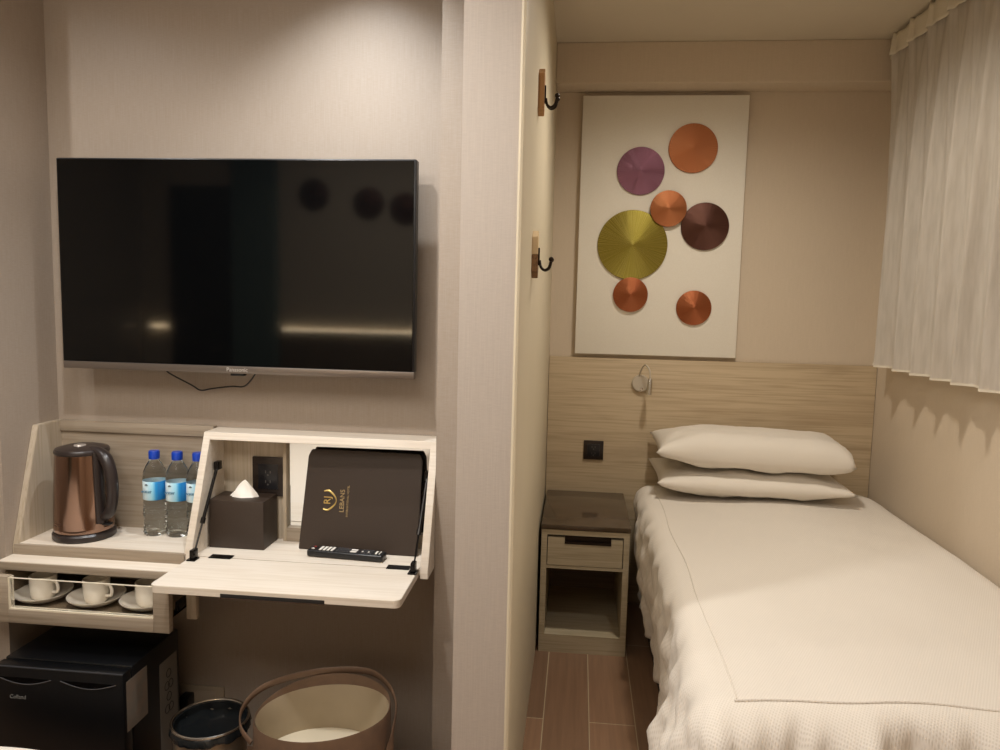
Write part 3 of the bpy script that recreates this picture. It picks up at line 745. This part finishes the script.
# ------------------------------------------------------------------ headboard, wall art, lamp, nightstand
hb = obj('headboard', B(-.128, 1.278, 3.4, 3.4185, .0, 1.12, bev=.0015), M['oakhb']); tag(hb, 'wide pale oak headboard panel on the wall behind the single bed', 'headboard')
cv = obj('canvas_board', B(-.016, .68, 3.385, 3.4195, 1.137, 2.246, bev=.002), noisy('canvas_cream', '#ebe5d8', '#e8e1d3', (200, 200, 200), rough=.8, bump=.05)); tag(cv, 'tall cream rectangular art panel above the headboard', 'wall art')

def disc_mat(name, c1, c2, c3):
    m = mat(name, c1, .42, .8); p = m.node_tree.nodes['Principled BSDF']
    tc = nd(m, 'ShaderNodeTexCoord'); sp = nd(m, 'ShaderNodeSeparateXYZ'); lk(m, tc.outputs['Object'], sp.inputs[0])
    at = nd(m, 'ShaderNodeMath', operation='ARCTAN2'); lk(m, sp.outputs['Z'], at.inputs[0]); lk(m, sp.outputs['X'], at.inputs[1])
    ml = nd(m, 'ShaderNodeMath', operation='MULTIPLY'); ml.inputs[1].default_value = 60; lk(m, at.outputs[0], ml.inputs[0])
    n = nd(m, 'ShaderNodeTexNoise', noise_dimensions='1D'); n.inputs['Scale'].default_value = 1; n.inputs['Detail'].default_value = 4; lk(m, ml.outputs[0], n.inputs['W'])
    r = nd(m, 'ShaderNodeValToRGB'); e = r.color_ramp.elements; e[0].color = lin(c2); e[0].position = .38; e[1].color = lin(c3); e[1].position = .66; x = e.new(.5); x.color = lin(c1)
    lk(m, n.outputs[0], r.inputs[0]); lk(m, r.outputs[0], p.inputs['Base Color'])
    b = nd(m, 'ShaderNodeBump'); b.inputs['Strength'].default_value = .4; b.inputs['Distance'].default_value = .001; lk(m, n.outputs[0], b.inputs['Height']); lk(m, b.outputs[0], p.inputs['Normal'])
    tg = nd(m, 'ShaderNodeTangent', direction_type='RADIAL', axis='Y'); lk(m, tg.outputs[0], p.inputs['Tangent'])
    p.inputs['Anisotropic'].default_value = .85; p.inputs['Anisotropic Rotation'].default_value = .25
    return m
def disc(x, z, r, y, m, label, group='wire discs on the art panel', sg=1):
    bm = lathe(bmesh.new(), [(r*.985, -.004*sg), (r, -.003*sg), (r, .004*sg), (r*.99, .006*sg), (.004, .020*sg), (.0, .021*sg)], (x, y, z), 72, 'Y')
    return tag(obj('art_disc', bm, m, loc=(x, y, z), ang=30), label, 'wall art disc', group)
dm = {'orange': disc_mat('copper_orange_wire', '#a9663f', '#8a4e2e', '#c58659'), 'purple': disc_mat('purple_wire', '#7d5060', '#66404f', '#9c7280'),
      'olive': disc_mat('olive_gold_wire', '#948634', '#756824', '#b5a65a'), 'brown': disc_mat('dark_brown_wire', '#58392f', '#452a24', '#755042'),
      'rust': disc_mat('rust_wire', '#9c5634', '#7d4024', '#c07c52')}
yd = 3.381
disc(.456, 2.026, .103, yd, dm['orange'], 'orange copper disc, highest on the art panel')
disc(.240, 1.930, .101, yd, dm['purple'], 'purple disc on the art panel')
disc(.363, 1.771, .077, yd-.012, dm['orange'], 'small copper disc between the olive and dark brown discs')
disc(.521, 1.699, .101, yd, dm['brown'], 'dark brown disc on the art panel')
disc(.217, 1.615, .150, yd, dm['olive'], 'largest disc on the art panel, olive gold')
disc(.217, 1.401, .075, yd-.004, dm['rust'], 'small rust disc touching the bottom of the olive disc')
disc(.491, 1.350, .075, yd, dm['rust'], 'small rust disc alone at the lower right of the art panel')

# reading lamp
rl = thing('reading_lamp', (.277, 3.4, 1.01), 'small chrome gooseneck reading lamp on the headboard below the art panel', 'reading lamp')
M['nickel'] = mat('brushed_nickel', '#c9bfae', .45, .4)
obj('wall_plate', lathe(bmesh.new(), [(.038, 0), (.038, .012), (.034, .016), (0, .016)], (.278, 3.4, 1.012), 40, 'Y'), M['nickel'], rl)
obj('button', lathe(bmesh.new(), [(.006, .016), (.006, .02), (0, .0205)], (.284, 3.4, .987), 16, 'Y'), M['steel'], rl)
obj('gooseneck', tube(bmesh.new(), [(.272, 3.388, 1.04), (.275, 3.37, 1.07), (.285, 3.355, 1.092), (.295, 3.34, 1.097), (.308, 3.325, 1.08), (.312, 3.32, 1.055), (.313, 3.318, 1.035)], .0036, 10), M['nickel'], rl)
hd = obj('lamp_head', tube(bmesh.new(), [(.313, 3.318, 1.042), (.312, 3.316, 1.02), (.309, 3.312, .985), (.308, 3.311, .972)], [.007, .0105, .0125, .0125], 20), M['steel'], rl)

# nightstand
nx0, nx1, ny0, ny1 = -.118, .219, 2.86, 3.385
ns = thing('nightstand', ((nx0+nx1)/2, (ny0+ny1)/2, 0), 'pale oak nightstand with a dark top, one drawer and an open niche', 'nightstand')
D = bmesh.new()
box(D, nx0, nx0+.022, ny0, ny1, 0, .492); box(D, nx1-.022, nx1, ny0, ny1, 0, .492)
box(D, nx0+.022, nx1-.022, ny0, ny1, .472, .492); box(D, nx0+.022, nx1-.022, ny0+.002, ny1, .338, .350)
box(D, nx0+.022, nx1-.022, ny0, ny1, .0, .072)
obj('carcass', D, M['oakns'], ns, smooth=False)
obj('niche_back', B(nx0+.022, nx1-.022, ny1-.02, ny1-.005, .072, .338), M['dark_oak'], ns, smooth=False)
obj('top_slab', B(nx0-.002, nx1+.004, ny0-.004, ny1+.003, .4935, .513, bev=.003), noisy('dark_stone', '#4a3c2c', '#57483a', (9, 9, 9), rough=.12, detail=8), ns)
dr2 = obj('drawer_front', prism(bmesh.new(), [(nx0+.025, .352), (nx1-.025, .352), (nx1-.025, .462), (.150, .462), (.150, .438), (-.028, .438), (-.028, .462), (nx0+.025, .462)], 'Y', ny0+.001, ny0+.02), M['oakns'], ns, smooth=False)
obj('gap_shadow', B(nx0+.022, nx1-.022, ny0+.03, ny0+.034, .352, .472), M['gapshade'], ns, smooth=False)  # dark sheet behind the drawer front, painted shade for the gap
D = bmesh.new(); box(D, -.028, .150, ny0+.012, ny0+.026, .438, .466); box(D, -.028, .150, ny0-.001, ny0+.012, .438, .442); box(D, -.028, .150, ny0-.001, ny0+.002, .442, .447)
obj('recessed_pull', D, mat('dark_pull', '#2b211c', .35, .5), dr2, smooth=False)
gap = [q for q in bpy.data.objects if q.name == 'gap_shadow'][0]; gap.name = 'drawer_gap_shade'

# ------------------------------------------------------------------ curtain
def cur_mat():
    m = mat('sheer_curtain', '#c9c1b2', .8); nt = m.node_tree; p = nt.nodes['Principled BSDF']; out = nt.nodes['Material Output']
    tr = nd(m, 'ShaderNodeBsdfTranslucent'); tr.inputs['Color'].default_value = lin('#d6cec2')
    mx = nd(m, 'ShaderNodeMixShader'); mx.inputs[0].default_value = .35
    tc = nd(m, 'ShaderNodeTexCoord'); mp = nd(m, 'ShaderNodeMapping'); mp.inputs['Scale'].default_value = (90, 90, 9)
    n = nd(m, 'ShaderNodeTexNoise'); n.inputs['Scale'].default_value = 1; n.inputs['Detail'].default_value = 3
    r = nd(m, 'ShaderNodeValToRGB'); r.color_ramp.elements[0].color = lin('#cdc5b9'); r.color_ramp.elements[1].color = lin('#dad2c7'); r.color_ramp.elements[0].position = .35; r.color_ramp.elements[1].position = .6
    lk(m, tc.outputs['Object'], mp.inputs[0]); lk(m, mp.outputs[0], n.inputs['Vector']); lk(m, n.outputs[0], r.inputs[0]); lk(m, r.outputs[0], p.inputs['Base Color'])
    lk(m, p.outputs[0], mx.inputs[1]); lk(m, tr.outputs[0], mx.inputs[2]); lk(m, mx.outputs[0], out.inputs['Surface'])
    return m
M['sheer'] = cur_mat()
ct = thing('sheer_curtain', (1.2, 2.2, 1.14), 'long off-white sheer pleated curtain hanging along the right wall', 'curtain')
bm = bmesh.new(); Y0, Y1 = 1.15, 3.21; NY, NZ = 620, 40; pitch = .155
g = []
for j in range(NZ+1):
    h = j/NZ; z = 1.142+(2.355-1.142)*h; row = []
    for i in range(NY+1):
        y = Y1+(Y0-Y1)*i/NY; u = (Y1-y)/pitch
        w_ = noise.noise(Vector((u*.7, h*1.2, 3)))*.35
        ph = 2*PI*(u+w_*(1-h)*.8)
        top = math.exp(-((u % 1)-.12)**2/.006)
        fold_low = .022*math.sin(ph)+.009*math.sin(2*ph+1+h)
        fold_top = -.024*top+.004*math.sin(ph*2)
        x = 1.185+fold_low*(1-h**3)+fold_top*h**3
        row.append(bm.verts.new((x, y+.012*math.cos(ph)*(1-h), z)))
    g.append(row)
for j in range(NZ):
    for i in range(NY): bm.faces.new((g[j][i], g[j][i+1], g[j+1][i+1], g[j+1][i]))
cl = obj('cloth', bm, M['sheer'], ct, ang=180)
bm = bmesh.new()
for i in range(NY):
    a, b = [v.co.copy() for v in (bm.verts.new((0, 0, 0)), bm.verts.new((0, 0, 0)))]
bm.free(); bm = bmesh.new(); lo = []; hi = []
for i in range(NY+1):
    y = Y1+(Y0-Y1)*i/NY; u = (Y1-y)/pitch; w_ = noise.noise(Vector((u*.7, 0, 3)))*.35; ph = 2*PI*(u+w_*.8)
    x = 1.185+.022*math.sin(ph)+.009*math.sin(2*ph+1); yy = y+.012*math.cos(ph)
    lo.append(bm.verts.new((x-.0022, yy, 1.139))); hi.append(bm.verts.new((x-.0022, yy, 1.147)))
for i in range(NY): bm.faces.new((lo[i], lo[i+1], hi[i+1], hi[i]))
obj('hem', bm, mat('hem_cloth', '#d9cfbd', .8), cl, ang=180)
bm = bmesh.new(); g = []
for j in range(7):
    h = j/6; z = 2.34+.075*h; row = []
    for i in range(NY+1):
        y = Y1+.012+(Y0-Y1)*i/NY; u = (Y1-y)/pitch
        pl = math.exp(-((u % 1)-.12)**2/.003)
        z2 = z+.010*pl*h+.004*math.sin(u*2*PI)
        row.append(bm.verts.new((1.172-.02*pl*(1-.5*h)+.005*math.sin(u*2*PI+1), y, z2)))
    g.append(row)
for j in range(6):
    for i in range(NY): bm.faces.new((g[j][i], g[j][i+1], g[j+1][i+1], g[j+1][i]))
hdg = obj('heading_tape', bm, mat('heading_cloth', '#d0c6b3', .8), ct, ang=180)
sd = hdg.modifiers.new('thick', 'SOLIDIFY'); sd.thickness = .003
obj('curtain_track', B(1.19, 1.215, Y0, Y1, 2.405, 2.43), M['trimw'], ct, smooth=False)

# ------------------------------------------------------------------ coat hooks on the partition
M['bronze'] = mat('dark_bronze', '#2b221c', .35, .8)
def hook(y, zb, label, two):
    h = thing('coat_hook', (-.13, y, zb), label, 'coat hook', 'coat hooks on the partition')
    hgt = .125; wdt = .024
    pts = [(y-wdt, zb+.018), (y, zb), (y+wdt, zb+.018), (y+wdt, zb+hgt-.018), (y, zb+hgt), (y-wdt, zb+hgt-.018)]
    if not two:
        obj('plaque', prism(bmesh.new(), pts, 'X', -.13, -.114, bev=.001), wood('hook_wood', '#b98d5e', '#a97d50', '#8c6540', along='Z'), h)
    else:
        up = [(y-wdt, zb+.062), (y+wdt, zb+.062), (y+wdt, zb+hgt-.018), (y, zb+hgt), (y-wdt, zb+hgt-.018)]
        lo = [(y-wdt, zb+.018), (y, zb), (y+wdt, zb+.018), (y+wdt, zb+.0615), (y-wdt, zb+.0615)]
        obj('plaque', prism(bmesh.new(), up, 'X', -.13, -.114, bev=.001), mat('pale_hook_wood', '#d8bf98', .6), h)
        o = obj('plaque_end', prism(bmesh.new(), lo, 'X', -.13, -.114, bev=.001), wood('dark_hook_wood', '#8c6845', '#6b4a30', '#4f3524', along='Y', big=6), h); o['label'] = 'darker striped lower half of the wooden plaque'
    zc = zb+.05
    obj('hook_plate', B(-.114, -.110, y-.008, y+.008, zc-.016, zc+.030, bev=.001), M['bronze'], h)
    bm = bmesh.new()
    for s in (-1, 1):
        tube(bm, [(-.110, y, zc-.003), (-.106, y+s*.004, zc-.020), (-.096, y+s*.009, zc-.028), (-.085, y+s*.014, zc-.022), (-.080, y+s*.018, zc-.006)], .0036, 8)
        bmesh.ops.create_icosphere(bm, subdivisions=2, radius=.0068, matrix=Matrix.Translation((-.079, y+s*.018, zc+.0)))
    obj('double_prong', bm, M['bronze'], h)
    return h
hook(2.12, 1.868, 'upper wooden coat hook with two bronze prongs on the partition', False)
hook(2.03, 1.43, 'lower two-tone wooden coat hook with bronze prongs on the partition', True)

# ------------------------------------------------------------------ rear of the room, mirrored in the television
hb2 = thing('headboard', (-1.2, BY+.002, 0), 'wood headboard with a glowing strip behind the second bed', 'headboard')
obj('panel', B(-1.95, -.3, BY+.002, BY+.03, 0, 1.13, bev=.002), M['dark_oak'], hb2)
led = mat('led_strip', '#ffffff', .5); _p = led.node_tree.nodes['Principled BSDF']; _p.inputs['Emission Color'].default_value = (1, .8, .52, 1); _p.inputs['Emission Strength'].default_value = 30
for a_, b_ in ((-2.84, -2.73), (-2.20, -2.09)): obj('light_strip', B(a_, b_, BY+.004, BY+.016, 1.131, 1.137), led, hb2, smooth=False)
obj('light_strip', B(-1.93, -.32, BY+.006, BY+.018, 1.131, 1.137), led, hb2, smooth=False)
for x, z, r, n in ((-1.72, 2.0, .1, 'leftmost'), (-1.36, 1.95, .1, 'middle'), (-1.12, 1.92, .1, 'rightmost')):
    disc(x, z, r, BY+.006, dm['brown'], n+' of the dark discs on the wall behind the second bed', 'dark discs behind the second bed', sg=-1)
d = thing('door_1', (-2.45, BY, 0), 'dark brown door in the rear wall', 'door'); del d['label']; del d['category']; d['kind'] = 'structure'
obj('door_leaf', B(-2.68, -2.26, BY, BY+.03, 0, 2.05, bev=.003), mat('door_brown', '#33281f', .4), d)
obj('door_handle', tube(bmesh.new(), [(-2.31, BY+.03, 1.0), (-2.31, BY+.07, 1.0), (-2.40, BY+.07, 1.0)], .008, 8, smooth=False), M['steel'], d)
bm = bmesh.new(); g = []
for z in (.03, 1.1): g.append([bm.verts.new((-2.24+.30*i/90, BY+.06+.018*math.sin(i*.55), z)) for i in range(91)])
for z in (1.14, 2.40): g.append([bm.verts.new((-2.24+.30*i/90, BY+.06+.018*math.sin(i*.55), z)) for i in range(91)])
for a, b in ((g[0], g[1]), (g[1], g[2]), (g[2], g[3])):
    for i in range(90): bm.faces.new((a[i], a[i+1], b[i+1], b[i]))
o = obj('drape', bm, mat('grey_green_drape', '#6f8078', .8), ang=180); tag(o, 'grey green drape beside the door in the rear wall', 'curtain')
sd = o.modifiers.new('thick', 'SOLIDIFY'); sd.thickness = .004
